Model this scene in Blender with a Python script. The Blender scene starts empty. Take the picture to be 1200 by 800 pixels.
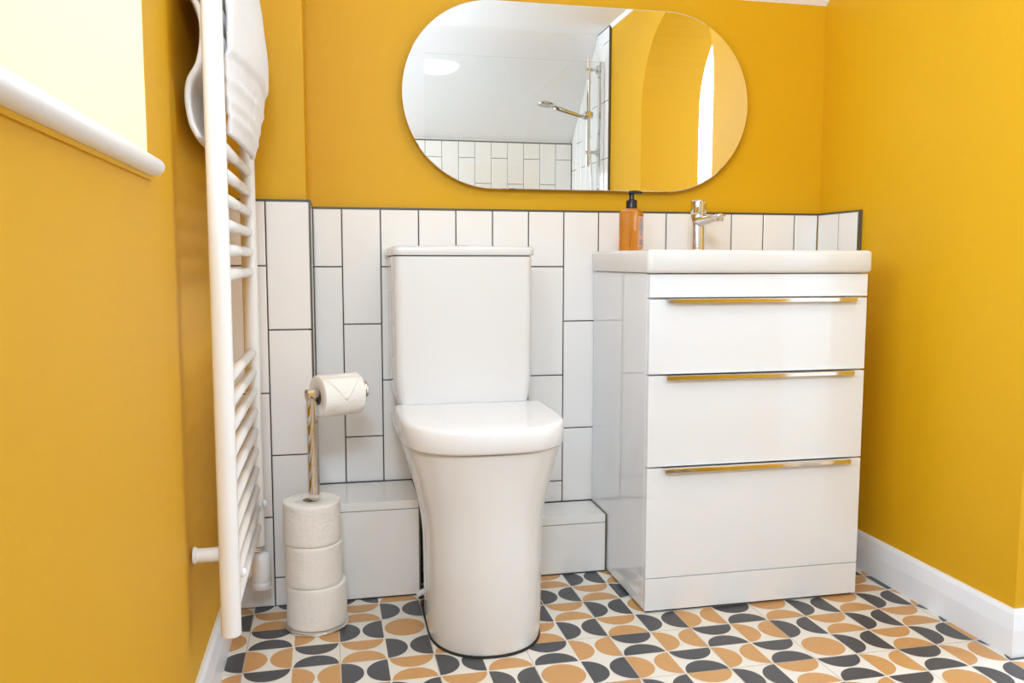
import bpy, bmesh, math, random
from mathutils import Vector, Matrix, noise
random.seed(7)
S = bpy.context.scene
C = S.collection
PI = math.pi
# ------------------------------------------------------------------ camera
YAW, PITCH, ROLL = 0.2101, -0.0952, 0.0008
EYE = Vector((-.0239, -2.2837, .8536))
F = Vector((math.sin(YAW), math.cos(YAW), 0)); R = Vector((math.cos(YAW), -math.sin(YAW), 0)); U = Vector((0, 0, 1))
F2 = F*math.cos(PITCH) + U*math.sin(PITCH); U2 = U*math.cos(PITCH) - F*math.sin(PITCH)
R3 = R*math.cos(ROLL) + U2*math.sin(ROLL); U3 = U2*math.cos(ROLL) - R*math.sin(ROLL)
cd = bpy.data.cameras.new('camera'); cam = bpy.data.objects.new('camera', cd); C.objects.link(cam)
cd.sensor_width = 36; cd.lens = 978.45/1200*36; cd.clip_start = .02
cam.matrix_world = Matrix(((R3.x, U3.x, -F2.x, EYE.x), (R3.y, U3.y, -F2.y, EYE.y), (R3.z, U3.z, -F2.z, EYE.z), (0, 0, 0, 1)))
S.camera = cam
# ------------------------------------------------------------------ world, lights, exposure
W = bpy.data.worlds.new('sky'); S.world = W; W.use_nodes = True
bg = W.node_tree.nodes['Background']; bg.inputs[0].default_value = (.624, .80, 1, 1); bg.inputs[1].default_value = 2.6
S.view_settings.view_transform = 'Standard'; S.view_settings.look = 'None'; S.view_settings.exposure = -0.22
S.view_settings.gamma = 1; S.view_settings.use_curve_mapping = False
S.cycles.max_bounces = 14; S.cycles.diffuse_bounces = 8; S.cycles.glossy_bounces = 6
S.cycles.transparent_max_bounces = 12; S.cycles.sample_clamp_indirect = 6

def area(name, loc, direction, sx, sy, power, col=(1, 1, 1), spread=PI):
    l = bpy.data.lights.new(name, 'AREA'); l.shape = 'RECTANGLE'; l.size = sx; l.size_y = sy
    l.energy = power; l.color = col; l.spread = spread
    o = bpy.data.objects.new(name, l); C.objects.link(o); o.location = loc
    o.rotation_euler = Vector(direction).to_track_quat('-Z', 'Y').to_euler()
    return o
area('window_daylight', (-.72, -1.80, 1.50), (1, .35, -.15), 1.2, .95, 41, (.624, .80, 1))
area('hall_daylight', (3.05, -1.15, 1.25), (-1, 0, 0), 1.1, 1.7, 38, (.624, .80, 1))
area('hall_end_daylight', (2.15, -2.12, 1.70), (0, 1, -.1), .8, .9, 8, (.70, .85, 1))

area('added_front_fill', (.02, -2.52, 1.78), (.12, 1, -.75), .5, .40, 64, (.624, .80, 1))  # unseen fill behind the camera, added to light the fronts
# ------------------------------------------------------------------ materials
def mat(name, col, rough=.5, metal=0, coat=0, spec=.5, bump=0, bscale=60, vary=0, vscale=3, emit=None, es=0, sheen=0, sub=0):
    m = bpy.data.materials.new(name); m.use_nodes = True; nt = m.node_tree; b = nt.nodes['Principled BSDF']
    b.inputs['Base Color'].default_value = (*col, 1); b.inputs['Roughness'].default_value = rough
    b.inputs['Metallic'].default_value = metal; b.inputs['Coat Weight'].default_value = coat
    b.inputs['Coat Roughness'].default_value = .04; b.inputs['Specular IOR Level'].default_value = spec
    b.inputs['Sheen Weight'].default_value = sheen
    if sub:
        b.inputs['Subsurface Weight'].default_value = sub; b.inputs['Subsurface Scale'].default_value = .01
    tc = nt.nodes.new('ShaderNodeTexCoord')
    if vary:
        n = nt.nodes.new('ShaderNodeTexNoise'); n.inputs['Scale'].default_value = vscale; n.inputs['Detail'].default_value = 4
        r = nt.nodes.new('ShaderNodeMix'); r.data_type = 'RGBA'
        r.inputs['A'].default_value = (*[c*(1-vary) for c in col], 1); r.inputs['B'].default_value = (*[min(1, c*(1+vary)) for c in col], 1)
        nt.links.new(tc.outputs['Object'], n.inputs['Vector']); nt.links.new(n.outputs['Fac'], r.inputs['Factor'])
        nt.links.new(r.outputs['Result'], b.inputs['Base Color'])
    if bump:
        n = nt.nodes.new('ShaderNodeTexNoise'); n.inputs['Scale'].default_value = bscale; n.inputs['Detail'].default_value = 3
        bp = nt.nodes.new('ShaderNodeBump'); bp.inputs['Strength'].default_value = bump; bp.inputs['Distance'].default_value = .002
        nt.links.new(tc.outputs['Object'], n.inputs['Vector']); nt.links.new(n.outputs['Fac'], bp.inputs['Height'])
        nt.links.new(bp.outputs['Normal'], b.inputs['Normal'])
    if emit:
        b.inputs['Emission Color'].default_value = (*emit, 1); b.inputs['Emission Strength'].default_value = es
    return m
def glassmat(name, tint=(1, 1, 1), gloss=.08):
    m = bpy.data.materials.new(name); m.use_nodes = True; nt = m.node_tree; nt.nodes.clear()
    o = nt.nodes.new('ShaderNodeOutputMaterial'); t = nt.nodes.new('ShaderNodeBsdfTransparent'); g = nt.nodes.new('ShaderNodeBsdfGlossy')
    fr = nt.nodes.new('ShaderNodeFresnel'); mx = nt.nodes.new('ShaderNodeMixShader'); fr.inputs[0].default_value = 1.45
    t.inputs[0].default_value = (*tint, 1); g.inputs['Roughness'].default_value = 0
    nt.links.new(fr.outputs[0], mx.inputs[0]); nt.links.new(t.outputs[0], mx.inputs[1]); nt.links.new(g.outputs[0], mx.inputs[2])
    nt.links.new(mx.outputs[0], o.inputs[0]); return m
REVEAL = mat('reveal_painted_glare', (.80, .58, .285), .6)  # mustard wall lightened, the window glare is put into its colour
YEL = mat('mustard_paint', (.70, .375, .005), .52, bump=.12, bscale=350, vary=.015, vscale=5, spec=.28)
WHP = mat('white_ceiling_paint', (.89, .895, .90), .6)
TILE = mat('glazed_white_tile', (.875, .85, .82), .12, coat=.3, bump=.25, bscale=9, vary=.012, vscale=6)
GROUT = mat('dark_grout', (.055, .045, .038), .85)
TRIMD = mat('dark_tile_trim', (.10, .085, .06), .45)
GLOSSW = mat('white_gloss_lacquer', (.84, .865, .90), .045, coat=.5)
CERA = mat('white_ceramic', (.77, .76, .75), .09, coat=.4)
PLAST = mat('white_seat_plastic', (.88, .885, .90), .12, coat=.3)
RADW = mat('white_enamel', (.88, .87, .86), .22, coat=.3)
WOODW = mat('white_gloss_woodwork', (.86, .89, .95), .3)
SILLW = mat('old_white_gloss_sill', (.86, .86, .86), .35, bump=.4, bscale=40)
CHROME = mat('chrome', (.80, .78, .76), .07, metal=1)
MIRR = mat('silvered_mirror', (.93, .935, .935), .0, metal=1)
PAPER = mat('toilet_tissue', (.88, .85, .80), .95, bump=.9, bscale=110, sheen=.2)
CORE = mat('cardboard_core', (.30, .22, .15), .9)
TOWEL = mat('white_terry', (.86, .84, .82), 1, bump=1, bscale=420, sheen=.5)
CREAM = mat('floor_cream', (.82, .785, .71), .38, vary=.03, vscale=14)
ORAN = mat('floor_ochre', (.62, .33, .12), .4, vary=.06, vscale=60)
GREY = mat('floor_charcoal', (.072, .073, .080), .4, vary=.10, vscale=60)
SEAM = mat('floor_seam', (.40, .34, .28), .8)
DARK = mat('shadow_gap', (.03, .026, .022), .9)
BLACKP = mat('black_plastic', (.012, .012, .018), .25)
LABEL = mat('soap_label', (.72, .45, .36), .5)
LABELW = mat('soap_label_oval', (.55, .52, .62), .5)
LABELI = mat('soap_label_ink', (.16, .15, .26), .5)
LAMPM = mat('opal_glass_lit', (.9, .9, .9), .3, emit=(1, 1, 1), es=26.0)
GLASS = glassmat('clear_glass', (.985, .995, .99))
def soapmat():
    m = mat('amber_soap', (.86, .36, .04), .06, coat=.6, vary=.12, vscale=60, sub=.5)
    b = m.node_tree.nodes['Principled BSDF']; b.inputs['Transmission Weight'].default_value = .6; return m
SOAP = soapmat()

# ------------------------------------------------------------------ helpers
def link(name, bm, m, parent=None, smooth=False, bevel=0, seg=2, autos=None, sub=0):
    me = bpy.data.meshes.new(name); bmesh.ops.recalc_face_normals(bm, faces=bm.faces); bm.to_mesh(me); bm.free()
    for x in (m if isinstance(m, (list, tuple)) else [m]): me.materials.append(x)
    o = bpy.data.objects.new(name, me); C.objects.link(o)
    if parent is not None: o.parent = parent
    if smooth or bevel or sub:
        for p in me.polygons: p.use_smooth = True
    if bevel:
        b = o.modifiers.new('bevel', 'BEVEL'); b.width = bevel; b.segments = seg; b.limit_method = 'ANGLE'; b.angle_limit = math.radians(40)
        b.harden_normals = True
    if sub:
        s = o.modifiers.new('subdivision', 'SUBSURF'); s.levels = sub; s.render_levels = sub
    return o
def box(bm, x0, x1, y0, y1, z0, z1, mi=0):
    v = [bm.verts.new((x, y, z)) for z in (z0, z1) for y in (y0, y1) for x in (x0, x1)]
    for f in ((0, 2, 3, 1), (4, 5, 7, 6), (0, 1, 5, 4), (2, 6, 7, 3), (0, 4, 6, 2), (1, 3, 7, 5)):
        bm.faces.new([v[i] for i in f]).material_index = mi
    return v
def bx(x0, x1, y0, y1, z0, z1):
    bm = bmesh.new(); box(bm, x0, x1, y0, y1, z0, z1); return bm
def ring(bm, c, ax, r, n=32, r2=None, ph=0):
    ax = Vector(ax).normalized(); t = Vector((0, 0, 1)) if abs(ax.z) < .9 else Vector((0, 1, 0))
    a = ax.cross(t).normalized(); b = ax.cross(a)
    return [bm.verts.new(Vector(c) + a*math.cos(2*PI*k/n+ph)*r + b*math.sin(2*PI*k/n+ph)*(r2 or r)) for k in range(n)]
def skin(bm, rings, caps=True, close=False):
    n = len(rings[0]); L = list(zip(rings, rings[1:])) + ([(rings[-1], rings[0])] if close else [])
    for A, B in L:
        for k in range(n): bm.faces.new((A[k], A[(k+1) % n], B[(k+1) % n], B[k]))
    if caps and not close: bm.faces.new(rings[0][::-1]); bm.faces.new(rings[-1])
def tube(bm, pts, r, n=24, caps=True):
    pts = [Vector(p) for p in pts]; rs = []
    prev = None
    for i, p in enumerate(pts):
        d = (pts[min(i+1, len(pts)-1)] - pts[max(i-1, 0)]).normalized()
        if prev is None:
            t = Vector((0, 0, 1)) if abs(d.z) < .9 else Vector((0, 1, 0)); a = d.cross(t).normalized()
        else: a = (prev - d*prev.dot(d)).normalized()
        prev = a; b = d.cross(a); rr = r[i] if isinstance(r, (list, tuple)) else r
        rs.append([bm.verts.new(p + a*math.cos(2*PI*k/n)*rr + b*math.sin(2*PI*k/n)*rr) for k in range(n)])
    skin(bm, rs, caps)
def lathe(bm, c, prof, n=48, ax=(0, 0, 1)):      # prof: (radius, height) pairs
    ax = Vector(ax).normalized()
    skin(bm, [ring(bm, Vector(c)+ax*h, ax, max(r, 1e-4), n) for r, h in prof])
def prism(bm, pts, lo, hi, axis=2):              # closed polygon in the two other axes
    def P(a, b, h): return (h, a, b) if axis == 0 else ((a, h, b) if axis == 1 else (a, b, h))
    A = [bm.verts.new(P(a, b, lo)) for a, b in pts]; B = [bm.verts.new(P(a, b, hi)) for a, b in pts]
    n = len(pts)
    for k in range(n): bm.faces.new((A[k], A[(k+1) % n], B[(k+1) % n], B[k]))
    bm.faces.new(A[::-1]); bm.faces.new(B)
def empty(name, loc=(0, 0, 0), rz=0):
    o = bpy.data.objects.new(name, None); C.objects.link(o); o.location = loc; o.rotation_euler = (0, 0, rz); o.empty_display_size = .05
    return o
def tag(o, label=None, cat=None, group=None, kind=None):
    if label: o['label'] = label
    if cat: o['category'] = cat
    if group: o['group'] = group
    if kind: o['kind'] = kind
    return o
def struct(o, label=None): return tag(o, label, None, None, 'structure')

# ------------------------------------------------------------------ key measures
P, H = .102, .3081
ZT, ZTC = .9977, 1.0014          # tile tops: back wall, left column
XL, XR = -.28, 1.412             # painted side walls
YB, YF = .010, -2.722            # painted back wall, far wall
DC, DR = .2012, .1421            # boxing depths
ZL, ZR = .2506, .1612
XC = -.0752                      # tile face of the column's side
ZC0, ZC1 = 1.605, 2.075          # sloping ceiling: low edge, flat part
SL = ZC1-ZC0

# ------------------------------------------------------------------ floor: printed tiles of half discs
PAT = {0: 'H V H V H V H V H V H V H V H V H V', 1: 'V H V H V O V V V H V H V H V H V H',
       2: 'D G O V D V H V H V D V H V H V H V', 3: 'V O G H V H V H V H V O G H V H V H',
       4: 'O G O V H V H G O G O G O V H V H G', 5: 'V H V H V H V D V O G O G D V H V O',
       6: 'D V H V H V D V H V H V H G O G O G', 7: 'V H V O G H V D V H V H V O G D V O'}
def celltype(c, r):
    if r in PAT and -3 <= c <= 14: return PAT[r].split()[c+3]
    if (c*7 + r*13) % 11 == 0: return 'D' if (c+r) % 2 == 0 else 'V'
    k = ((c//2)*5 + (r//2)*3) % 4
    return ('V' if (c+r) % 2 else 'H') if k else ('O' if (c+r) % 2 else 'G')
bm = bmesh.new()
def fpt(u, w): return (-.0290+.10032*u+.00103*w, -.1354-.10032*w+.00103*u)
v = [bm.verts.new(p) for p in ((-.34, .03, 0), (-.34, -3.3, 0), (3.2, -3.3, 0), (3.2, .03, 0))]
bm.faces.new(v).material_index = 0
v = [bm.verts.new(p) for p in ((-.34, .03, -.05), (-.34, -3.3, -.05), (3.2, -3.3, -.05), (3.2, .03, -.05))]
bm.faces.new(v).material_index = 0
def fpoly(uv, z, mi):
    f = bm.faces.new([bm.verts.new((*fpt(*q), z)) for q in uv]); f.material_index = mi
def half(cu, cw, du, dw, mi):          # half disc: flat edge centre, direction to the middle of the cell
    pts = []
    for k in range(25):
        t = PI*k/24; a = .470*math.cos(t); b = .462*math.sin(t)
        pts.append((cu + du*b - dw*a, cw + dw*b + du*a))
    fpoly(pts, .0004, mi)
for r in range(-1, 27):
    for c in range(-3, 33):
        if c > 15 and r < 5: continue
        t = celltype(c, r); e = .012
        if t in 'HG':
            mi = 1 if t == 'H' else 2; half(c+.5, r+e, 0, 1, mi); half(c+.5, r+1-e, 0, -1, mi)
        elif t in 'VO':
            mi = 2 if t == 'V' else 1; half(c+e, r+.5, 1, 0, mi); half(c+1-e, r+.5, -1, 0, mi)
        else: fpoly([(c+.5+.465*math.cos(2*PI*k/40), r+.5+.455*math.sin(2*PI*k/40)) for k in range(40)], .0004, 1)
for c in range(-2, 16, 2): fpoly([(c-.006, -2), (c+.006, -2), (c+.006, 27), (c-.006, 27)], .0002, 3)
for r in range(0, 27, 2): fpoly([(-3, r-.006), (16, r-.006), (16, r+.006), (-3, r+.006)], .00025, 3)
for f in bm.faces:
    f.normal_update()
    if f.normal.z < 0: f.normal_flip()
me = bpy.data.meshes.new('floor'); bm.to_mesh(me); bm.free()
for m in (CREAM, ORAN, GREY, SEAM): me.materials.append(m)
floor = bpy.data.objects.new('floor', me); C.objects.link(floor); struct(floor, 'patterned floor of cream tiles with ochre and charcoal half discs')

# ------------------------------------------------------------------ walls
def poly_wall(name, axis, pts, lo, hi, m, label=None, parent=None):
    b = bmesh.new(); prism(b, pts, lo, hi, axis); o = link(name, b, m, parent)
    return struct(o, label) if parent is None else o
wall_back = struct(link('wall_back', bx(XL-.1, XR+.1, YB, YB+.1, -.05, ZC0+.1), YEL), 'mustard yellow back wall above the white tiles')
wall_col = struct(link('wall_column', bx(XL, XC-.010, -DC+.010, YB, 0, ZC0+.25), YEL), 'mustard boxed out column in the left corner behind the radiator')
# left wall with window hole (y,z)
WY0, WY1, WZ0, WZ1 = -2.45, -.99, 1.002, 1.93
b = bmesh.new()
xo = XL-.45
for (y0, y1, z0, z1) in ((WY1, YB+.1, -.05, 2.3), (YF-.1, WY0, -.05, 2.3), (WY0, WY1, -.05, WZ0), (WY0, WY1, WZ1, 2.3)):
    box(b, xo, XL, y0, y1, z0, z1)
wall_left = struct(link('wall_left', b, YEL), 'mustard yellow left wall with a deep window recess')
# added skin on the recess faces, daylight glare painted in as paler yellow
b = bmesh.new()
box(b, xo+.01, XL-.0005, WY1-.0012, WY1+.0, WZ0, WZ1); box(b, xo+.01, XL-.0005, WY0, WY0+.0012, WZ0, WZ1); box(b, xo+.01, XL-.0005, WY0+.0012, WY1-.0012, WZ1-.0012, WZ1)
link('reveal_glare_skin', b, REVEAL, wall_left)
# window in the left recess
win = struct(empty('window_1', (XL-.38, (WY0+WY1)/2, WZ0)), 'white framed window deep in the left recess')
b = bmesh.new(); hy = (WY1-WY0)/2; hz = WZ1-WZ0
for (y0, y1, z0, z1) in ((-hy, hy, 0, .05), (-hy, hy, hz-.05, hz), (-hy, -hy+.05, .05, hz-.05), (hy-.05, hy, .05, hz-.05), (-.025, .025, .05, hz-.05)):
    box(b, -.03, .03, y0, y1, z0, z1)
link('window_frame', b, WOODW, win)
b = bx(-.004, .004, -hy+.05, hy-.05, .05, hz-.05); link('pane', b, GLASS, win)
# window board with rounded nose
b = bmesh.new()
pts = [(XL-.36, WZ0-.026), (XL+.004, WZ0-.026)] + [(XL+.004+.013*math.sin(t)*1.0, WZ0-.013-.013*math.cos(t)) for t in [PI*k/10 for k in range(1, 10)]] + [(XL+.004, WZ0), (XL-.36, WZ0)]
sill = bmesh.new()
def ringat(y, sc=1):
    mz = WZ0-.013
    return [sill.verts.new((x if sc == 1 else XL-.001+(x-XL+.001)*sc, y, mz+(z-mz)*sc)) for x, z in pts2]
pts2 = [(XL+.001, WZ0-.027)] + [(XL+.006+.016*math.sin(t), WZ0-.0135-.0135*math.cos(t)) for t in [PI*k/12 for k in range(0, 13)]] + [(XL+.001, WZ0)]
rs = [ringat(-2.52)] + [ringat(-.987)] + [ringat(-.980, .93), ringat(-.975, .75)]
skin(sill, rs)
trim1 = struct(link('trim_1', sill, SILLW, smooth=True), 'rounded white nosing of the window board on the left wall')
box_ = bx(XL-.36, XL+.001, WY0, WY1, WZ0-.026, WZ0+.0005); link('window_board', box_, SILLW, trim1)
# paint line and shadow gap under the nosing
link('paint_edge', bx(XL+.0002, XL+.004, -2.5, -.990, WZ0-.033, WZ0-.027), YEL, trim1)
# right wall with the arched opening
AY, AR, AZ, XJ = -1.182, .385, 1.565, 1.705
b = bmesh.new()
n = 24
arc = [(AY+AR*math.cos(PI*k/n), AZ+AR*math.sin(PI*k/n)) for k in range(n+1)]
TOP = 2.3
def quad(vs): b.faces.new([b.verts.new(v) for v in vs])
for X in (XR, XJ):
    quad([(X, AY+AR, -.05), (X, YB+.1, -.05), (X, YB+.1, TOP), (X, AY+AR, TOP)])
    quad([(X, YF-.1, -.05), (X, AY-AR, -.05), (X, AY-AR, TOP), (X, YF-.1, TOP)])
    for k in range(n):
        (y0, z0), (y1, z1) = arc[k], arc[k+1]
        quad([(X, y0, z0), (X, y0, TOP), (X, y1, TOP), (X, y1, z1)])
for k in range(n):
    (y0, z0), (y1, z1) = arc[k], arc[k+1]
    quad([(XR, y0, z0), (XJ, y0, z0), (XJ, y1, z1), (XR, y1, z1)])
for y in (AY+AR, AY-AR): quad([(XR, y, -.05), (XJ, y, -.05), (XJ, y, AZ), (XR, y, AZ)])
quad([(XR, YB+.1, -.05), (XJ, YB+.1, -.05), (XJ, YB+.1, TOP), (XR, YB+.1, TOP)])
quad([(XR, YF-.1, -.05), (XJ, YF-.1, -.05), (XJ, YF-.1, TOP), (XR, YF-.1, TOP)])
bmesh.ops.remove_doubles(b, verts=b.verts, dist=1e-5)
wall_right = struct(link('wall_right', b, YEL), 'mustard yellow right wall with an arched opening')
wall_far = struct(link('wall_far', bx(XL-.1, XR+.05, YF-.1, YF, -.05, 2.3), WHP), 'white far wall of the shower end')
# ceiling: slope, flat, slope
prof = [(YB+.1, ZC0-.11), (-(SL), ZC1), (YF+SL+.04, ZC1), (YF-.1, 1.575-.10), (YF-.1, 2.4), (YB+.1, 2.4)]
prof[0] = (YB+.1, ZC0-.10)
ceiling = poly_wall('ceiling', 0, prof, XL-.02, XR+.02, WHP, 'white sloping attic ceiling')
# added surround for the unseen front fill, out of the mirror's view
rl = struct(empty('fill_surround', (.02, YF+.245, ZC1-.245), 0), 'added surround of the unseen fill light in the far ceiling slope'); rl.rotation_euler = (math.radians(45), 0, 0)
b = bmesh.new()
for (x0, x1, y0, y1) in ((-.29, .29, -.23, -.205), (-.29, .29, .205, .23), (-.29, -.265, -.205, .205), (.265, .29, -.205, .205)): box(b, x0, x1, y0, y1, -.02, -.001)
link('window_frame', b, WOODW, rl)  # belongs to the added fill, no window here
# cornice strip on the right wall and at the low edge of the slope
b = bmesh.new()
prism(b, [(XR-.016, ZC1), (XR, ZC1), (XR, ZC1-.018), (XR-.004, ZC1-.018)], YF+SL+.25, -SL, 1)
struct(link('trim_2', b, WHP), 'narrow white cornice along the top of the right wall')
# hall beyond the arch
b = bmesh.new()
box(b, XJ, 3.1, -.35, -.25, -.05, 2.4); box(b, 3.1, 3.2, -3.3, -.25, -.05, .35); box(b, 3.1, 3.2, -3.3, -.25, 2.15, 2.4)
box(b, 3.1, 3.2, -3.3, -1.75, .35, 2.15); box(b, 3.1, 3.2, -.55, -.25, .35, 2.15)
struct(link('wall_hall', b, WHP), 'pale walls of the hall beyond the arch')
b = bmesh.new()
box(b, XJ, 1.80, -2.06, -2.0, -.05, 2.4); box(b, 2.45, 3.1, -2.06, -2.0, -.05, 2.4); box(b, 1.80, 2.45, -2.06, -2.0, -.05, 1.285); box(b, 1.80, 2.45, -2.06, -2.0, 2.1, 2.4)
struct(link('wall_hall_end', b, WHP), 'hall end wall with a bright window')
struct(link('ceiling_hall', bx(XJ, 3.1, -2.06, -.25, 2.3, 2.4), WHP))
w2 = struct(empty('window_2', (2.125, -2.03, 1.285)), 'bright window seen in the mirror through the arch')
b = bmesh.new()
for (x0, x1, z0, z1) in ((-.325, .325, 0, .03), (-.325, .325, .785, .815), (-.325, -.295, .03, .785), (.295, .325, .03, .785), (-.295, .295, .345, .365)):
    box(b, x0, x1, -.02, .02, z0, z1)
link('window_frame', b, WOODW, w2); link('pane', bx(-.295, .295, -.003, .003, .03, .785), GLASS, w2)

# ------------------------------------------------------------------ wall tiles
def tiles(origin, ux, uz, n, cells, name, parent, m=TILE, tilt=.0016, g=.0016, th=.008):
    """cells: (u0,u1,v0,v1) rectangles on a plane; face towards n"""
    b = bmesh.new(); ux, uz, n, o = Vector(ux), Vector(uz), Vector(n), Vector(origin)
    for cell in cells:
        u0, u1, v0, v1 = cell[:4]; v2 = cell[4] if len(cell) > 4 else v1   # v2: top at u1 when the top is cut at a slope
        if u1-u0 < .006 or v1-v0 < .006: continue
        a, c = random.uniform(-tilt, tilt), random.uniform(-tilt, tilt)*.4
        e = .0016
        def q(u, v, d):
            return b.verts.new(o+ux*u+uz*v+n*(d+((u-(u0+u1)/2)*a*1.0+(v-(v0+v1)/2)*c)))
        R0 = [q(u, v, -th) for u, v in ((u0+g, v0+g), (u1-g, v0+g), (u1-g, v2-g), (u0+g, v1-g))]
        R1 = [q(u, v, -e*.8) for u, v in ((u0+g, v0+g), (u1-g, v0+g), (u1-g, v2-g), (u0+g, v1-g))]
        R2 = [q(u, v, 0) for u, v in ((u0+g+e, v0+g+e), (u1-g-e, v0+g+e), (u1-g-e, v2-g-e), (u0+g+e, v1-g-e))]
        for A, B in ((R0, R1), (R1, R2)):
            for k in range(4): b.faces.new((A[k], A[(k+1) % 4], B[(k+1) % 4], B[k]))
        b.faces.new(R2)
    return link(name, b, m, parent)
def columns(edges, top, bottom, offs, Hh=H):
    out = []
    for i in range(len(edges)-1):
        z = top; first = True
        step = offs[i % len(offs)]
        while z > bottom+.001:
            nz = max(bottom, z-(step if first and step else Hh)); out.append((edges[i], edges[i+1], nz, z)); z = nz; first = False
    return out
# back wall
ed = [XC] + [i*P for i in range(0, 14)] + [XR-.010]
cells = columns(ed, ZT-.004, 0, [H/2, H])
cut = []
for (a, c, z0, z1) in cells:
    lim = ZL if c < .20 else (ZR if a > .5 else 0.0)
    if z1 > lim+.01: cut.append((a, c, max(z0, lim), z1))
tiles((0, 0, 0), (1, 0, 0), (0, 0, 1), (0, -1, 0), cut, 'tile_panel', wall_back)
link('grout', bx(XC-.01, XR-.0115, .0020, .0095, 0, ZT-.002), GROUT, wall_back)
link('tile_trim', bx(XC-.008, XR-.0105, -.0008, .0095, ZT-.0045, ZT), TRIMD, wall_back)
# right return
tiles((XR-.010, 0, 0), (0, -1, 0), (0, 0, 1), (-1, 0, 0), columns([0, .104, .197], ZT-.004, .60, [H/2, H]), 'tile_panel', wall_right)
b = bmesh.new(); box(b, XR-.0082, XR-.0005, -.196, .0, .60, ZT-.002); link('grout', b, GROUT, wall_right)
b = bmesh.new(); box(b, XR-.0105, XR-.0005, -.2035, -.197, .60, ZT); box(b, XR-.0105, XR-.0005, -.197, -.0005, ZT-.0045, ZT)
link('tile_trim', b, TRIMD, wall_right)
# left column front and side
ed = [XL+.002, XC-.105, XC-.002]
tiles((0, -DC, 0), (1, 0, 0), (0, 0, 1), (0, -1, 0), columns(ed, ZTC-.004, 0, [H/2, H]), 'tile_panel', wall_col)
cs = [(-.001, .099, z0, z1) for (_, _, z0, z1) in columns([0, .1], ZTC-.004, ZL, [H/2])] + [(.099, .199, z0, z1) for (_, _, z0, z1) in columns([0, .1], ZTC-.004, ZL, [H])]
tiles((XC, -DC, 0), (0, 1, 0), (0, 0, 1), (1, 0, 0), [(u0+.003, u1, a, c) for u0, u1, a, c in cs], 'tile_panel', wall_col)
link('grout', bx(XL+.001, XC-.002, -DC+.002, -DC+.0095, 0, ZTC-.002), GROUT, wall_col)
link('grout', bx(XC-.0095, XC-.002, -DC+.001, .0, 0, ZTC-.002), GROUT, wall_col)
b = bmesh.new(); box(b, XL+.001, XC+.0005, -DC-.0008, -DC+.0095, ZTC-.0045, ZTC); box(b, XC-.0095, XC+.0005, -DC+.0095, -.001, ZTC-.0045, ZTC)
box(b, XC-.0042, XC+.0006, -DC-.0006, -DC+.004, 0, ZTC-.0045)
link('tile_trim', b, TRIMD, wall_col)
# low boxing, left and right of the toilet
def boxing(name, x0, x1, d, z, endside, label):
    root = struct(empty(name, ((x0+x1)/2, -d/2, 0)), label)
    cx, cy = (x0+x1)/2, -d/2; hx = (x1-x0)/2
    link('boxing_core', bx(x0-cx+.004, x1-cx-.004, -d-cy+.004, -.001-cy, 0, z-.004), GROUT, root)
    b = bmesh.new(); s = .0008
    edges = [x for x in ([x0] + [i*P for i in range(-1, 14) if x0+.02 < i*P < x1-.02] + [x1])]
    box(b, x0-cx, x1-cx, -d-cy, -.002-cy, z-.0215, z)          # lid of mitred tiles
    o = link('boxing_top', b, TILE, root, bevel=.0012)
    b = bmesh.new(); xs = [x0, x1] if x1-x0 < .31 else [x0, x0+.2, x1]
    for a, c in zip(xs, xs[1:]): box(b, a-cx+s, c-cx-s, -d-cy, -d-cy+.006, .003, z-.0232)
    link('tile_front', b, TILE, root, bevel=.001)
    b = bmesh.new()
    e = x1 if endside > 0 else x0
    box(b, e-cx-.003, e-cx+.0012, -d-cy-.001, -.002-cy, .002, z+.0006)
    link('tile_trim', b, TRIMD, root)
    b = bmesh.new(); box(b, x0-cx, x1-cx, -d-cy-.0012, -d-cy+.003, 0.0005, .0035); box(b, x0-cx, x1-cx, -.0035-cy, -.0005-cy, z, z+.0022)
    link('grout', b, GROUT, root)
    return root
boxing('wall_boxing_left', XC+.001, .180, DC, ZL, 1, 'low tiled pipe boxing left of the toilet')
boxing('wall_boxing_right', .425, .699, DR, ZR, 1, 'low tiled pipe boxing between toilet and vanity')
# shower end tiles, seen in the mirror
ed = [1.400-.0985*k for k in range(0, 18)][::-1]; ed[0] = XL+.002
tiles((0, YF+.010, 0), (1, 0, 0), (0, 0, 1), (0, 1, 0), columns(ed, 1.560, .5, [.094, .243], .30), 'tile_panel', wall_far)
link('grout', bx(XL+.001, XR-.001, YF+.001, YF+.008, .5, 1.562), GROUT, wall_far)
link('tile_trim', bx(XL+.001, XR-.001, YF+.001, YF+.011, 1.561, 1.565), TRIMD, wall_far)
ys = [2.022+.0995*k for k in range(8)]
cells = []
for i in range(7):
    y0, y1 = ys[i], min(ys[i+1], 2.711)
    top = min(ZC1-.002, 1.570+(2.722-y1)*1.0)
    z = top; stp = [.19, .04, .10, .22, .05, .14, .1][i]
    zz = [top] + [q for q in [2.0-.30*k-(.15 if i % 2 else 0) for k in range(6)] if .5 < q < top-.02] + [.5]
    for q_, (hi, lo) in enumerate(zip(zz, zz[1:])):
        cells.append((y0, y1, lo, min(ZC1-.002, hi+(y1-y0)) if q_ == 0 else hi, hi))
tiles((XR-.010, 0, 0), (0, -1, 0), (0, 0, 1), (-1, 0, 0), cells, 'tile_panel', wall_right)
b = bmesh.new(); prism(b, [(-2.0225, .5), (-2.0225, ZC1), (-2.24, ZC1), (-2.711, 1.58), (-2.711, .5)], XR-.0083, XR-.0005, 0)
link('grout', b, GROUT, wall_right)
link('tile_trim', bx(XR-.0115, XR-.0005, -2.022, -2.012, .5, ZC1), TRIMD, wall_right)

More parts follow.
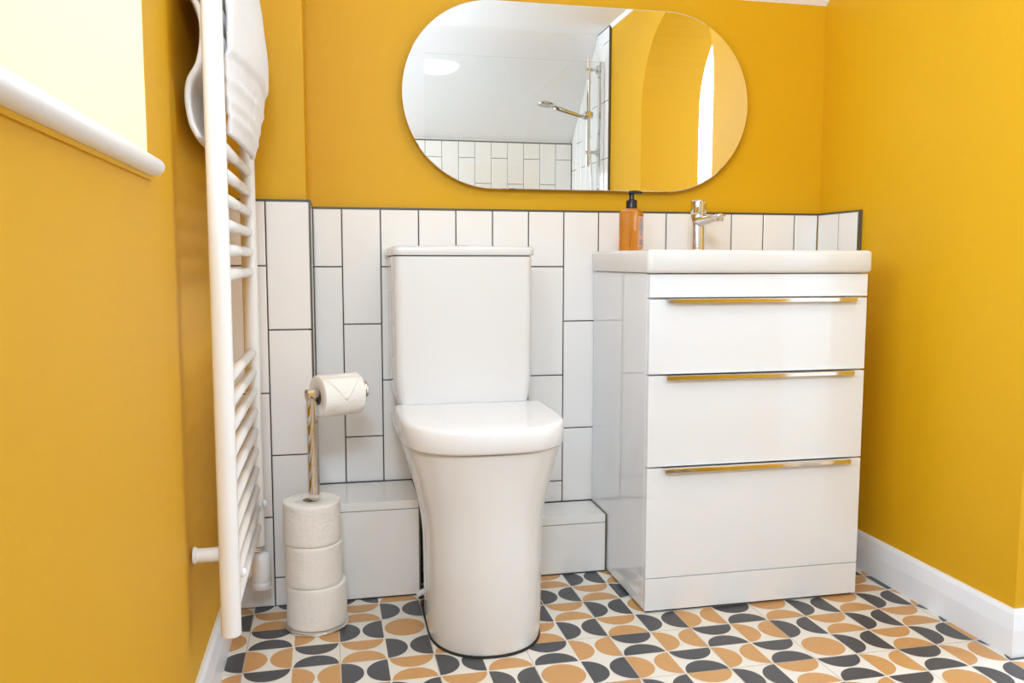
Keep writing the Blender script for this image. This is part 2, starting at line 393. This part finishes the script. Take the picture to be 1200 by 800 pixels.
# ------------------------------------------------------------------ baseboards
BP = [(0, 0), (.016, 0), (.016, .060), (.0115, .094), (.008, .102), (.006, .103), (0, .103)]
def bboard(name, path, label):
    # path: (x, y, offset direction x, offset direction y) at each station; mitred where it turns
    b = bmesh.new()
    skin(b, [[b.verts.new((x+t*ox, y+t*oy, z)) for t, z in BP] for x, y, ox, oy in path])
    return struct(link(name, b, WOODW), label)
bboard('baseboard_right', [(XR, -.001, -1, 0), (XR, AY+AR, -1, -1), (XJ, AY+AR, 0, -1)], 'white baseboard along the right wall and into the arch')
bboard('baseboard_left', [(XL, -DC-.001, 1, 0), (XL, YF+.01, 1, 0)], 'white baseboard along the left wall under the radiator')

# ------------------------------------------------------------------ vanity unit
VX0, VX1, VD = .7008, 1.2742, .4349
van = tag(empty('vanity_unit', ((VX0+VX1)/2, -VD/2, 0)), 'white gloss three drawer vanity unit under the basin', 'vanity unit')
vx, vy = (VX0+VX1)/2, -VD/2
def V(x0, x1, y0, y1, z0, z1): return bx(x0-vx, x1-vx, y0-vy, y1-vy, z0, z1)
b = bmesh.new()
box(b, VX0-vx, VX1-vx, -VD+.019-vy, -.003-vy, .007, .826)
link('cabinet_body', b, GLOSSW, van, bevel=.0008)
link('plinth', V(VX0+.0003, VX1-.0003, -VD, -VD+.0185, .0070, .0869), GLOSSW, van, bevel=.001)
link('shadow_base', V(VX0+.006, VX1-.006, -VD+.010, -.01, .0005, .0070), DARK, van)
link('top_rail', V(VX0+.0003, VX1-.0003, -VD, -VD+.0185, .7700, .8245), GLOSSW, van, bevel=.001)
for nm, z0, z1 in (('upper', .5878, .7655), ('middle', .3638, .5835), ('lower', .0888, .3596)):
    d = link('drawer', V(VX0+.0003, VX1-.0003, -VD, -VD+.0175, z0, z1), GLOSSW, van, bevel=.001)
    b = bmesh.new()
    hx0, hx1 = .7400-vx, 1.2350-vx; y = -VD-vy
    # lip handle: thin top plate hooked over the drawer front and a short drop
    prism(b, [(y+.010, z1+.0022), (y-.0165, z1+.0022), (y-.0185, z1+.0005), (y-.0185, z1-.0080), (y-.0165, z1-.0080), (y-.0155, z1-.0006), (y+.010, z1-.0002)], hx0, hx1, 0)
    h = link('handle', b, CHROME, d, bevel=.0006); h['label'] = 'polished chrome strip handle along the drawer top'
# basin
bas = tag(empty('basin', (.9870, -.2255, .826)), 'white ceramic basin on top of the vanity unit', 'basin')
b = bmesh.new()
bx0, bx1, by0, by1 = -.2945, .2945, -.2205, .2235
def rrect(x0, x1, y0, y1, r, z, n=8):
    out = []
    for cx, cy, a0 in ((x1-r, y1-r, 0), (x0+r, y1-r, PI/2), (x0+r, y0+r, PI), (x1-r, y0+r, 1.5*PI)):
        for k in range(n+1):
            a = a0+PI/2*k/n; out.append(b.verts.new((cx+r*math.cos(a), cy+r*math.sin(a), z)))
    return out
rings = [rrect(bx0+.02, bx1-.02, by0+.02, by1-.004, .012, .0005), rrect(bx0+.002, bx1-.002, by0+.004, by1-.001, .012, .002),
         rrect(bx0, bx1, by0, by1, .013, .008), rrect(bx0, bx1, by0, by1, .013, .046), rrect(bx0+.0015, bx1-.0015, by0+.0015, by1-.0015, .013, .0525), rrect(bx0+.006, bx1-.006, by0+.006, by1-.006, .012, .0560),
         rrect(bx0+.035, bx1-.035, by0+.03, by1-.11, .04, .0555), rrect(bx0+.040, bx1-.040, by0+.036, by1-.116, .04, .050),
         rrect(bx0+.06, bx1-.06, by0+.05, by1-.13, .05, .018), rrect(bx0+.10, bx1-.10, by0+.09, by1-.16, .05, .006)]
skin(b, rings)
link('bowl', b, CERA, bas, smooth=True)
b = bmesh.new(); lathe(b, (0, -.02, .0065), [(.021, 0), (.021, .002), (.015, .004), (.001, .004)], 24); link('drain', b, CHROME, bas, smooth=True)
# tap
TAPS = 1.17
tap = tag(empty('basin_tap', (.978, -.085, .8815)), 'chrome mixer tap at the back of the basin', 'tap')
b = bmesh.new(); lathe(b, (0, 0, 0), [(.0001, 0), (.0225, 0), (.0225, .003), (.0185, .006), (.0178, .070), (.0178, .100), (.0165, .1045), (.0001, .1045)]); link('tap_body', b, CHROME, tap, smooth=True, bevel=.001)
b = bmesh.new()
secs = [(-.004, .084, .0160, .0160), (-.025, .085, .0155, .0140), (-.060, .0870, .0150, .0110), (-.100, .0910, .0135, .0080), (-.118, .0930, .012, .0065), (-.124, .0940, .0095, .0045)]
skin(b, [[b.verts.new((rx*math.cos(2*PI*k/24), y, z+rz*math.sin(2*PI*k/24))) for k in range(24)] for y, z, rx, rz in secs])
sp = link('spout', b, CHROME, tap, smooth=True)
b = bmesh.new(); lathe(b, (0, -.112, .078), [(.009, 0), (.0098, .003), (.0098, .013)], 24); link('aerator', b, CHROME, sp, smooth=True, bevel=.001)
b = bmesh.new(); lathe(b, (0, 0, .1065), [(.0001, 0), (.0180, 0), (.0186, .003), (.0192, .030), (.0188, .034), (.017, .0365), (.0001, .037)])
box(b, -.006, .006, -.030, -.015, .026+.1065, .032+.1065)
link('lever', b, CHROME, tap, smooth=True, bevel=.001)
tap.scale = (TAPS, TAPS, 1)
# soap bottle
sb = tag(empty('soap_dispenser', (.775, -.1000, .8818), -math.radians(40)), 'square amber soap bottle with black pump on the left of the basin', 'soap bottle')
b = bmesh.new()
def sq(s, z, r=.008, n=5):
    out = []
    for cx, cy, a0 in ((s-r, s-r, 0), (-s+r, s-r, PI/2), (-s+r, -s+r, PI), (s-r, -s+r, 1.5*PI)):
        for k in range(n+1): a = a0+PI/2*k/n; out.append(b.verts.new((cx+r*math.cos(a), cy+r*math.sin(a), z)))
    return out
skin(b, [sq(.024, 0, .007), sq(.0268, .002), sq(.0275, .006), sq(.0275, .098), sq(.0262, .106), sq(.021, .1125, .010), sq(.013, .116, .0125), sq(.012, .119, .0118)])
bt = link('bottle_body', b, SOAP, sb, smooth=True)
b = bmesh.new(); box(b, .0274, .0280, -.018, .018, .012, .095); lb = link('label_panel', b, LABEL, sb)
b = bmesh.new(); skin(b, [[b.verts.new((x, .011*math.cos(2*PI*k/28), .066+.022*math.sin(2*PI*k/28))) for k in range(28)] for x in (.0279, .0283)]); link('label_oval', b, LABELI, lb)
b = bmesh.new(); skin(b, [[b.verts.new((x, .009*math.cos(2*PI*k/28), .066+.0195*math.sin(2*PI*k/28))) for k in range(28)] for x in (.0281, .0285)]); link('label_oval', b, LABELW, lb)
b = bmesh.new()
for k in range(4): box(b, .0279, .0284, -.013, .013, .030-.004*k, .0318-.004*k)
link('label_print', b, LABELI, lb)
b = bmesh.new()
for k in range(3): box(b, .0284, .0288, -.005, .005, .060+.005*k, .062+.005*k)
link('label_mark', b, LABELI, lb)
b = bmesh.new(); lathe(b, (0, 0, .1165), [(.0001, 0), (.0150, 0), (.0150, .020), (.0135, .0225), (.0075, .0240), (.0068, .030), (.0068, .040), (.0001, .040)], 32)
pc = link('pump', b, BLACKP, sb, smooth=True, bevel=.0006)
b = bmesh.new()
lathe(b, (0, 0, .1540), [(.0001, 0), (.0095, 0), (.0100, .008), (.0080, .0100), (.0001, .0100)], 24)
a = math.radians(62); d_ = Vector((math.cos(a), math.sin(a)-.0, 0)); d_ = Vector((1.0, .30, 0)).normalized()
tube(b, [Vector((0, 0, .1605)), Vector((0, 0, .1605))+d_*.017, Vector((0, 0, .1590))+d_*.025, Vector((0, 0, .1570))+d_*.027], [.0050, .0042, .0036, .0030], 12)
link('pump_nozzle', b, BLACKP, pc, smooth=True)

# ------------------------------------------------------------------ mirror
mx0, mx1, mz0, mz1 = .160, 1.1536, 1.0515, 1.5490
mr = (mz1-mz0)/2; mcx, mcz = (mx0+mx1)/2, (mz0+mz1)/2
mir = tag(empty('wall_mirror', (mcx, -.004, mcz)), 'frameless capsule shaped mirror on the yellow back wall', 'mirror')
def capsule(r, half, n=40):
    out = [(half+r*math.cos(-PI/2+PI*k/n), r*math.sin(-PI/2+PI*k/n)) for k in range(n+1)]
    return out + [(-half+r*math.cos(PI/2+PI*k/n), r*math.sin(PI/2+PI*k/n)) for k in range(n+1)]
hl = (mx1-mx0)/2-mr
b = bmesh.new()
def cap(r, y): return [b.verts.new((x, y, z)) for x, z in capsule(r, hl)]
skin(b, [cap(mr-.0002, -.0118), cap(mr, -.0122), cap(mr, -.0145), cap(mr-.0018, -.0160)])
link('mirror_glass', b, MIRR, mir)
b = bmesh.new(); skin(b, [[b.verts.new((x, y, z)) for x, z in capsule(mr-.03, hl)] for y in (.0138, -.0117)]); link('backing_board', b, DARK, mir)

# ------------------------------------------------------------------ toilet
TX = .299
toi = tag(empty('toilet', (TX, -.30, 0)), 'white close coupled toilet with closed lid between the boxings', 'toilet')
def dsec(hw, yf, yb, z, n=20, pw=2.15, cx=0, rb=.02):
    """D shaped section: superellipse front, straight sides to the back; local y with root at -.30"""
    L = min(hw*1.15, (yb-yf)*.62); yc = yf+L; pts = []
    for k in range(n+1):
        a = PI+PI*k/n; ca, sa = math.cos(a), math.sin(a)
        pts.append((cx+hw*math.copysign(abs(ca)**(2/pw), ca), yc+L*math.copysign(abs(sa)**(2/pw), sa), z))
    m = 6
    for k in range(1, m): pts.append((cx+hw, yc+(yb-rb-yc)*k/m, z))
    for k in range(5): a = PI/2*k/4; pts.append((cx+hw-rb+rb*math.cos(a), yb-rb+rb*math.sin(a), z))
    for k in range(5): a = PI/2+PI/2*k/4; pts.append((cx-hw+rb+rb*math.cos(a), yb-rb+rb*math.sin(a), z))
    for k in range(m-1, 0, -1): pts.append((cx-hw, yc+(yb-rb-yc)*k/m, z))
    return [Vector((x, y+.30, zz)) for x, y, zz in pts]
b = bmesh.new()
# pan: rows (z, half width, front y, back half width)
rows = [(.004, .127, -.580), (.03, .130, -.584), (.10, .131, -.585), (.17, .1315, -.584), (.22, .1325, -.580), (.26, .136, -.577),
        (.30, .143, -.576), (.34, .153, -.577), (.38, .164, -.580), (.41, .172, -.583), (.435, .178, -.587), (.4475, .179, -.588)]
rs = []
for z, hw, yf in rows:
    pts = dsec(hw, yf, -.012, z, cx=.004, pw=2.15+.5*max(0, z-.3)/.147)
    bw = .103 if z < .27 else .103+(hw-.103)*min(1, (z-.27)/.15)
    for p in pts:
        y = p.y-.30
        t = min(1, max(0, (y+.34)/.13)); t = t*t*(3-2*t)
        p.x = .004*(1-t)+(p.x-.004)*(1-t+t*bw/hw)
    rs.append([b.verts.new(p) for p in pts])
skin(b, rs)
link('pan', b, CERA, toi, smooth=True, bevel=.003)
# dark seal at the floor
b = bmesh.new(); skin(b, [[b.verts.new(p+Vector((0, 0, 0))) for p in dsec(.1295, -.5835, -.24, z, cx=.004)] for z in (.0006, .0045)]); link('floor_seal', b, DARK, toi)
def ded(hw, yf, yb, z, **k): return [b.verts.new(p) for p in dsec(hw, yf, yb, z, **k)]
b = bmesh.new(); skin(b, [ded(.172, -.582, -.25, .446), ded(.172, -.582, -.25, .452)]); link('seat_gap', b, DARK, toi)
b = bmesh.new()
LID = dict(pw=2.9, rb=.012)
LX = .002
skin(b, [ded(hw, yf, yb, z, cx=LX, **LID) for hw, yf, yb, z in ((.176, -.590, -.245, .4500), (.181, -.597, -.243, .4512), (.1840, -.601, -.2415, .456), (.1850, -.6025, -.241, .486), (.1845, -.602, -.2412, .496), (.1825, -.600, -.242, .5015), (.179, -.596, -.2435, .5038), (.172, -.588, -.247, .5048), (.12, -.52, -.28, .5053), (.04, -.44, -.36, .5054))])
ld = link('lid', b, PLAST, toi, smooth=True)
for s in (-1, 1):
    b = bmesh.new(); tube(b, [(s*.13-.02, .062, .496), (s*.13+.02, .062, .496)], .007, 16); link('hinge', b, PLAST, ld, smooth=True)
# cistern
def cis(x0, x1, y0, y1, z, r): 
    out = []
    for cx, cy, a0 in ((x1-r, y1-r*.4, 0), (x0+r, y1-r*.4, PI/2), (x0+r, y0+r, PI), (x1-r, y0+r, 1.5*PI)):
        rr = r if a0 >= PI else r*.4
        cxx = (x1-rr) if cx > (x0+x1)/2 else (x0+rr)
        for k in range(7): a = a0+PI/2*k/6; out.append(b.verts.new((cxx+rr*math.cos(a), cy+rr*math.sin(a), z)))
    return out
b = bmesh.new(); fx = -.0085
skin(b, [cis(fx-.125, fx+.125, .30-.225, .30-.012, .440, .02), cis(fx-.150, fx+.150, .30-.240, .30-.012, .470, .022), cis(fx-.166, fx+.166, .30-.2475, .30-.012, .508, .022), cis(fx-.1715, fx+.1715, .30-.2490, .30-.010, .56, .022), cis(fx-.1730, fx+.1730, .30-.2500, .30-.010, .8665, .022)])
link('cistern', b, CERA, toi, smooth=True, bevel=.002)
b = bmesh.new(); skin(b, [cis(fx-.170, fx+.170, .30-.246, .30-.012, .866, .022), cis(fx-.170, fx+.170, .30-.246, .30-.012, .8695, .022)]); link('lid_gap', b, DARK, toi)
b = bmesh.new(); skin(b, [cis(fx-.176, fx+.176, .30-.252, .30-.008, .8690, .024), cis(fx-.1785, fx+.1785, .30-.2545, .30-.006, .8715, .024), cis(fx-.1785, fx+.1785, .30-.2545, .30-.006, .884, .024), cis(fx-.177, fx+.177, .30-.253, .30-.0065, .8885, .024), cis(fx-.170, fx+.170, .30-.246, .30-.012, .8912, .022), cis(fx-.10, fx+.10, .30-.2, .30-.06, .8925, .02)])
cl = link('cistern_lid', b, CERA, toi, smooth=True)
b = bmesh.new(); lathe(b, (.0, .30-.13, .8920), [(.022, 0), (.022, .002), (.019, .0035), (.0001, .0035)], 32); fb = link('flush_button', b, CHROME, toi, smooth=True, bevel=.0005)
fb['label'] = 'small chrome flush button on the cistern lid'
b = bmesh.new(); tube(b, [(-.098, .06, .030), (-.132, .03, .030)], [.009, .007], 16); link('fixing_cap', b, PLAST, toi, smooth=True, bevel=.001)
# inlet pipe and valve behind the pan
b = bmesh.new()
tube(b, [(-.095, .255, .03), (-.100, .255, .15), (-.101, .255, .30), (-.100, .258, .37), (-.098, .262, .43), (-.098, .262, .47)], .0065, 12)
tube(b, [(-.1005, .255, .300), (-.100, .255, .345)], .0105, 8)
link('inlet_pipe', b, CHROME, toi, smooth=True)

# ------------------------------------------------------------------ towel radiator
RX, RY0, RY1, RZ0, RZ1 = -.2110, -.800, -.285, .195, 1.46
rad = tag(empty('towel_radiator', (RX, (RY0+RY1)/2, RZ0)), 'white ladder towel radiator on the left wall', 'radiator')
rcy = (RY0+RY1)/2
for nm, y in (('front', RY0), ('rear', RY1)):
    b = bmesh.new(); z0 = .003 if nm == 'front' else -.010
    def sec(z, s=1): return [b.verts.new((.0172*s*math.cos(2*PI*k/32), y-rcy+.0172*s*math.sin(2*PI*k/32), z)) for k in range(32)]
    skin(b, [sec(z0, .6), sec(z0+.001, .85), sec(z0+.004, 1), sec(RZ1-RZ0-.004, 1), sec(RZ1-RZ0, .8)])
    link('upright', b, RADW, rad, smooth=True, bevel=.001)
rz = [.2351+.0457*k for k in range(10)] + [.8299+.0448*k for k in range(6)] + [1.235+.0448*k for k in range(5)]
for z in rz:
    b = bmesh.new(); tube(b, [(.0, RY0-rcy+.006, z-RZ0), (.0, RY1-rcy-.006, z-RZ0)], .0108, 20); link('rung', b, RADW, rad, smooth=True)
for y, z in ((-.765, .336), (-.32, .345), (-.765, 1.33), (-.32, 1.33)):
    b = bmesh.new(); lathe(b, (-.0645, y-rcy, z-RZ0), [(.0001, 0), (.0150, 0), (.0155, .002), (.0155, .004), (.0128, .007), (.0128, .060), (.0001, .060)], 28, (1, 0, 0))
    link('wall_bracket', b, RADW, rad, smooth=True, bevel=.0006)
for y, z in ((-.300, .292), (-.765, .30)):
    b = bmesh.new(); lathe(b, (.0165, y-rcy, z-RZ0), [(.0001, 0), (.0085, 0), (.0090, .003), (.007, .007), (.0001, .008)], 20, (1, 0, 0))
    link('bracket_cap', b, PLAST, rad, smooth=True)
# thermostatic valve
b = bmesh.new(); lathe(b, (.0, RY1-rcy, -.0245), [(.0001, 0), (.0140, 0), (.0155, .003), (.0155, .0135), (.0001, .0145)], 6); cn = link('chrome_nut', b, CHROME, rad, smooth=False, bevel=.001)
val = empty('valve_tmp', (0, 0, 0)); bpy.data.objects.remove(val)
b = bmesh.new()
lathe(b, (.006, RY1-rcy, -.108), [(.0001, 0), (.0205, .000), (.0220, .003), (.0228, .012), (.0222, .014), (.0234, .016), (.0238, .060), (.0225, .074), (.0165, .083), (.0001, .0835)], 40)
vh = link('valve_head', b, PLAST, rad, smooth=True)
b = bmesh.new()
for k in range(28):
    a = 2*PI*k/28; cx, cy = .006+.0212*math.cos(a), RY1-rcy+.0212*math.sin(a)
    box(b, cx-.0011, cx+.0011, cy-.0011, cy+.0011, -.1110, -.1065)
link('grip_teeth', b, PLAST, vh)
b = bmesh.new(); box(b, -.035, -.006, RY1-rcy-.012, RY1-rcy+.012, -.078, -.030); lathe(b, (-.0645, RY1-rcy, -.055), [(.0001, 0), (.016, 0), (.016, .003), (.0075, .006), (.0075, .035), (.0001, .035)], 20, (1, 0, 0))
link('valve_body', b, RADW, rad, smooth=False, bevel=.003)
# towel over the upper rungs
b = bmesh.new()
prof = [(-.245, 1.062), (-.260, 1.09), (-.264, 1.12), (-.260, 1.155), (-.240, 1.185), (-.234, 1.23), (-.238, 1.27), (-.262, 1.33), (-.262, 1.41), (-.235, 1.436), (-.205, 1.440), (-.182, 1.428), (-.174, 1.39), (-.166, 1.33), (-.160, 1.27), (-.161, 1.22), (-.168, 1.17), (-.176, 1.12), (-.186, 1.070)]
def lerp_prof(s):
    s *= len(prof)-1; i = min(int(s), len(prof)-2); f = s-i
    p = [prof[max(i-1, 0)], prof[i], prof[i+1], prof[min(i+2, len(prof)-1)]]
    return [.5*((2*p[1][k])+(-p[0][k]+p[2][k])*f+(2*p[0][k]-5*p[1][k]+4*p[2][k]-p[3][k])*f*f+(-p[0][k]+3*p[1][k]-3*p[2][k]+p[3][k])*f**3) for k in (0, 1)]
NS, NT = 110, 26
grid = []
for i in range(NS+1):
    s = i/NS; row = []
    for j in range(NT+1):
        t = j/NT; x, z = lerp_prof(s); side = 1 if s > .52 else -1
        y = -.770+.41*t
        d = .006*noise.noise(Vector((s*4, t*3, 1)))+.003*noise.noise(Vector((s*14, t*9, 5)))
        if side > 0:
            nr = min(1, max(0, (.75-t)/.75)); x += (-.1925-x)*nr**1.3*(1 if z < 1.40 else max(0, (1.44-z)/.04))
            if z > 1.205: d += .006                      # upper folded layer stands proud
            for zb in (1.100, 1.125, 1.160): d += .0040*math.exp(-((z-zb+.006*noise.noise(Vector((t*5, 3, 2))))/.004)**2)
            y += (-.02*(1.44-z)/.37 if t > .5 else .020*max(0, 1.2-z)/.13)
        else: y += .012*math.sin(z*30)*(1-t)
        d *= .3 if .38 < s < .6 else 1
        e = .006*((2*abs(t-.5))**6)                       # edges curl towards the rungs
        row.append(b.verts.new((x+side*(d-e*.6), y, z)))
    grid.append(row)
for i in range(NS):
    for j in range(NT): b.faces.new((grid[i][j], grid[i+1][j], grid[i+1][j+1], grid[i][j+1]))
tw = link('bath_towel', b, TOWEL, smooth=True); tag(tw, 'white terry towel folded over the top rungs of the ladder radiator', 'towel')
sm = tw.modifiers.new('thickness', 'SOLIDIFY'); sm.thickness = .010; sm.offset = 0
sm = tw.modifiers.new('round', 'SUBSURF'); sm.levels = 1; sm.render_levels = 1

# ------------------------------------------------------------------ toilet roll stand and rolls
SX, SY = -.0775, -.3250
st = tag(empty('toilet_roll_stand', (SX, SY, 0)), 'chrome freestanding toilet roll stand on the floor', 'toilet roll stand')
b = bmesh.new(); lathe(b, (0, 0, .0005), [(.0001, 0), (.0730, 0), (.0745, .0015), (.0740, .005), (.0700, .0075), (.0001, .0080)], 64); link('base_disc', b, CHROME, st, smooth=True, bevel=.0006)
b = bmesh.new(); tube(b, [(.0, 0, .008), (.0, 0, .543)], .0135, 32); link('pole', b, CHROME, st, smooth=True, bevel=.0005)
AA = math.radians(25); adx, ady = math.cos(AA), math.sin(AA)
b = bmesh.new()
def arm(s, z=.5490, o=0): return (adx*s-.0, ady*s, z)
tube(b, [arm(-.0135), arm(.128)], .0135, 32); ar = link('roll_arm', b, CHROME, st, smooth=True, bevel=.0005)
b = bmesh.new(); tube(b, [arm(.124), arm(.126), arm(.136), arm(.138)], [.015, .0200, .0200, .017], 32); link('end_cap', b, CHROME, ar, smooth=True)
b = bmesh.new(); tube(b, [(-.0142, -.002, .556), (-.003, -.0150, .547), (.012, -.0085, .533)], .0012, 8); link('mitre_joint', b, DARK, st)
def roll(name, loc, R1, R0, L, axis, label, cat='toilet roll', group=None, seed=0):
    root = tag(empty(name, loc), label, cat, group)
    b = bmesh.new(); ax = Vector(axis); n = 64; prof_ = []
    N = 14
    pr = [(R0, 0), (R1-.003, 0), (R1-.0008, .0010)] + [(R1, .003+(L-.006)*k/N) for k in range(N+1)] + [(R1-.0008, L-.0010), (R1-.003, L), (R0, L)]
    rs_ = [ring(b, ax*(h-L/2), ax, r, n) for r, h in pr]; skin(b, rs_, close=True)
    for v in b.verts:
        r = (v.co-ax*v.co.dot(ax)).length
        if r > R1-.004: v.co += (v.co-ax*v.co.dot(ax)).normalized()*(.0014*noise.noise(v.co*32+Vector((seed*7, 0, 0)))+.0006*noise.noise(v.co*95))
    link('tissue', b, PAPER, root, smooth=True, bevel=0)
    b = bmesh.new(); pr = [(R0-.0004, .001), (R0-.0004, L-.001), (R0-.0016, L-.001), (R0-.0016, .001)]
    skin(b, [ring(b, ax*(h-L/2), ax, r, 40) for r, h in pr], close=True); link('cardboard_core', b, CORE, root, smooth=True)
    return root
G = 'spare toilet rolls stacked on the stand'
roll('toilet_roll', (SX+.001, SY+.002, .0088+.0495), .0695, .0205, .098, (0, 0, 1), 'bottom roll of the three spare toilet rolls on the stand', 'toilet roll', G, 1)
roll('toilet_roll', (SX-.0040, SY-.001, .0088+.1475), .0650, .0205, .096, (0, 0, 1), 'middle roll of the three spare toilet rolls on the stand', 'toilet roll', G, 2)
roll('toilet_roll', (SX-.0065, SY+.001, .0088+.2445), .0655, .0205, .096, (0, 0, 1), 'top roll of the three spare toilet rolls on the stand', 'toilet roll', G, 3)
hr = roll('toilet_roll', (SX+adx*.0635, SY+ady*.0635, .5425), .0490, .0205, .101, (adx, ady, 0), 'toilet roll in use on the arm of the stand', 'toilet roll', None, 4)
# pointed folded sheet of the roll in use
b = bmesh.new(); ax = Vector((adx, ady, 0)); fr = Vector((ady, -adx, 0))
gd = []
M = 10
for j in range(M+1):
    v_ = j/M; row = []
    th = math.radians(62-70*v_); wdt = .049*(1-v_*.97)
    for i in range(9):
        u = -1+2*i/8; p = ax*(u*wdt) + (fr*math.cos(th)+Vector((0, 0, 1))*math.sin(th))*.0502
        row.append(b.verts.new(p))
    gd.append(row)
for j in range(M):
    for i in range(8): b.faces.new((gd[j][i], gd[j][i+1], gd[j+1][i+1], gd[j+1][i]))
fs = link('folded_sheet', b, PAPER, hr, smooth=True); s_ = fs.modifiers.new('t', 'SOLIDIFY'); s_.thickness = .0008

# ------------------------------------------------------------------ shower end (seen in the mirror)
ss = tag(empty('shower_screen', (.90, -2.10, 0)), 'clear glass shower screen seen in the mirror', 'shower screen')
link('glass_panel', bx(-.455, .480, -.003, .003, .01, 1.905), GLASS, ss)
link('wall_channel', bx(.480, .500, -.012, .012, .0, 1.905), CHROME, ss, bevel=.001)
sh = tag(empty('shower_riser', (1.343, -2.19, 1.37)), 'chrome hand shower on a wall riser rail, seen in the mirror', 'shower')
b = bmesh.new(); tube(b, [(0, 0, 0), (0, 0, .585)], .0125, 20); link('rail', b, CHROME, sh, smooth=True, bevel=.0005)
for z in (.075, .515):
    b = bmesh.new(); tube(b, [(-.014, 0, z), (.045, 0, z), (.0455, 0, z), (.0575, 0, z)], [.012, .012, .024, .024], 24); link('wall_bracket', b, CHROME, sh, smooth=False, bevel=.001)
b = bmesh.new(); tube(b, [(-.022, 0, .275), (.024, 0, .275)], .020, 24); tube(b, [(0, -.028, .275), (0, .028, .275)], .016, 24); sl = link('slider', b, CHROME, sh, smooth=False, bevel=.001)
b = bmesh.new(); hd = Vector((-.235, 0, .325)); tube(b, [(-.010, 0, .258), (-.06, 0, .272), (-.13, 0, .292), (-.19, 0, .308)], [.010, .011, .0125, .014], 20)
hn = link('handset', b, CHROME, sh, smooth=True)
b = bmesh.new(); nx = Vector((-.12, 0, -1)).normalized(); lathe(b, hd-nx*.012, [(.0001, 0), (.030, .002), (.050, .010), (.0520, .018), (.050, .022), (.0001, .0225)], 36, nx); hh = link('spray_head', b, CHROME, hn, smooth=True)
b = bmesh.new()
for q in range(3):
    for k in range(8+6*q):
        a = 2*PI*k/(8+6*q); t1 = nx.cross(Vector((0, 1, 0))).normalized(); rr = .014+.013*q
        lathe(b, hd+nx*.0098+t1*math.cos(a)*rr+Vector((0, 1, 0))*math.sin(a)*rr, [(.0022, 0), (.0018, .003)], 6, nx)
link('nozzles', b, mat('grey_rubber', (.45, .45, .46), .6), hh)
b = bmesh.new(); tube(b, [(-.005, .0, .250), (.004, -.018, .19), (.020, -.026, .09), (.030, -.02, -.10), (.022, .0, -.35), (.035, 0, -.60), (.058, 0, -.62)], .0065, 12); link('hose', b, CHROME, sh, smooth=True)
# dome ceiling light
cl_ = tag(empty('ceiling_light', (.62, -1.20, ZC1)), 'round opal dome light on the white ceiling', 'ceiling light')
b = bmesh.new(); lathe(b, (0, 0, -.0005), [(.0001, 0), (.150, 0), (.150, .018), (.0001, .019)], 64, (0, 0, -1)); link('lamp_base', b, WHP, cl_, smooth=True, bevel=.001)
b = bmesh.new(); lathe(b, (0, 0, -.019), [(.140, 0)]+[(.140*math.cos(t), .055*math.sin(t)) for t in [PI/2*k/10 for k in range(1, 11)]], 64, (0, 0, -1)); link('opal_dome', b, LAMPM, cl_, smooth=True)
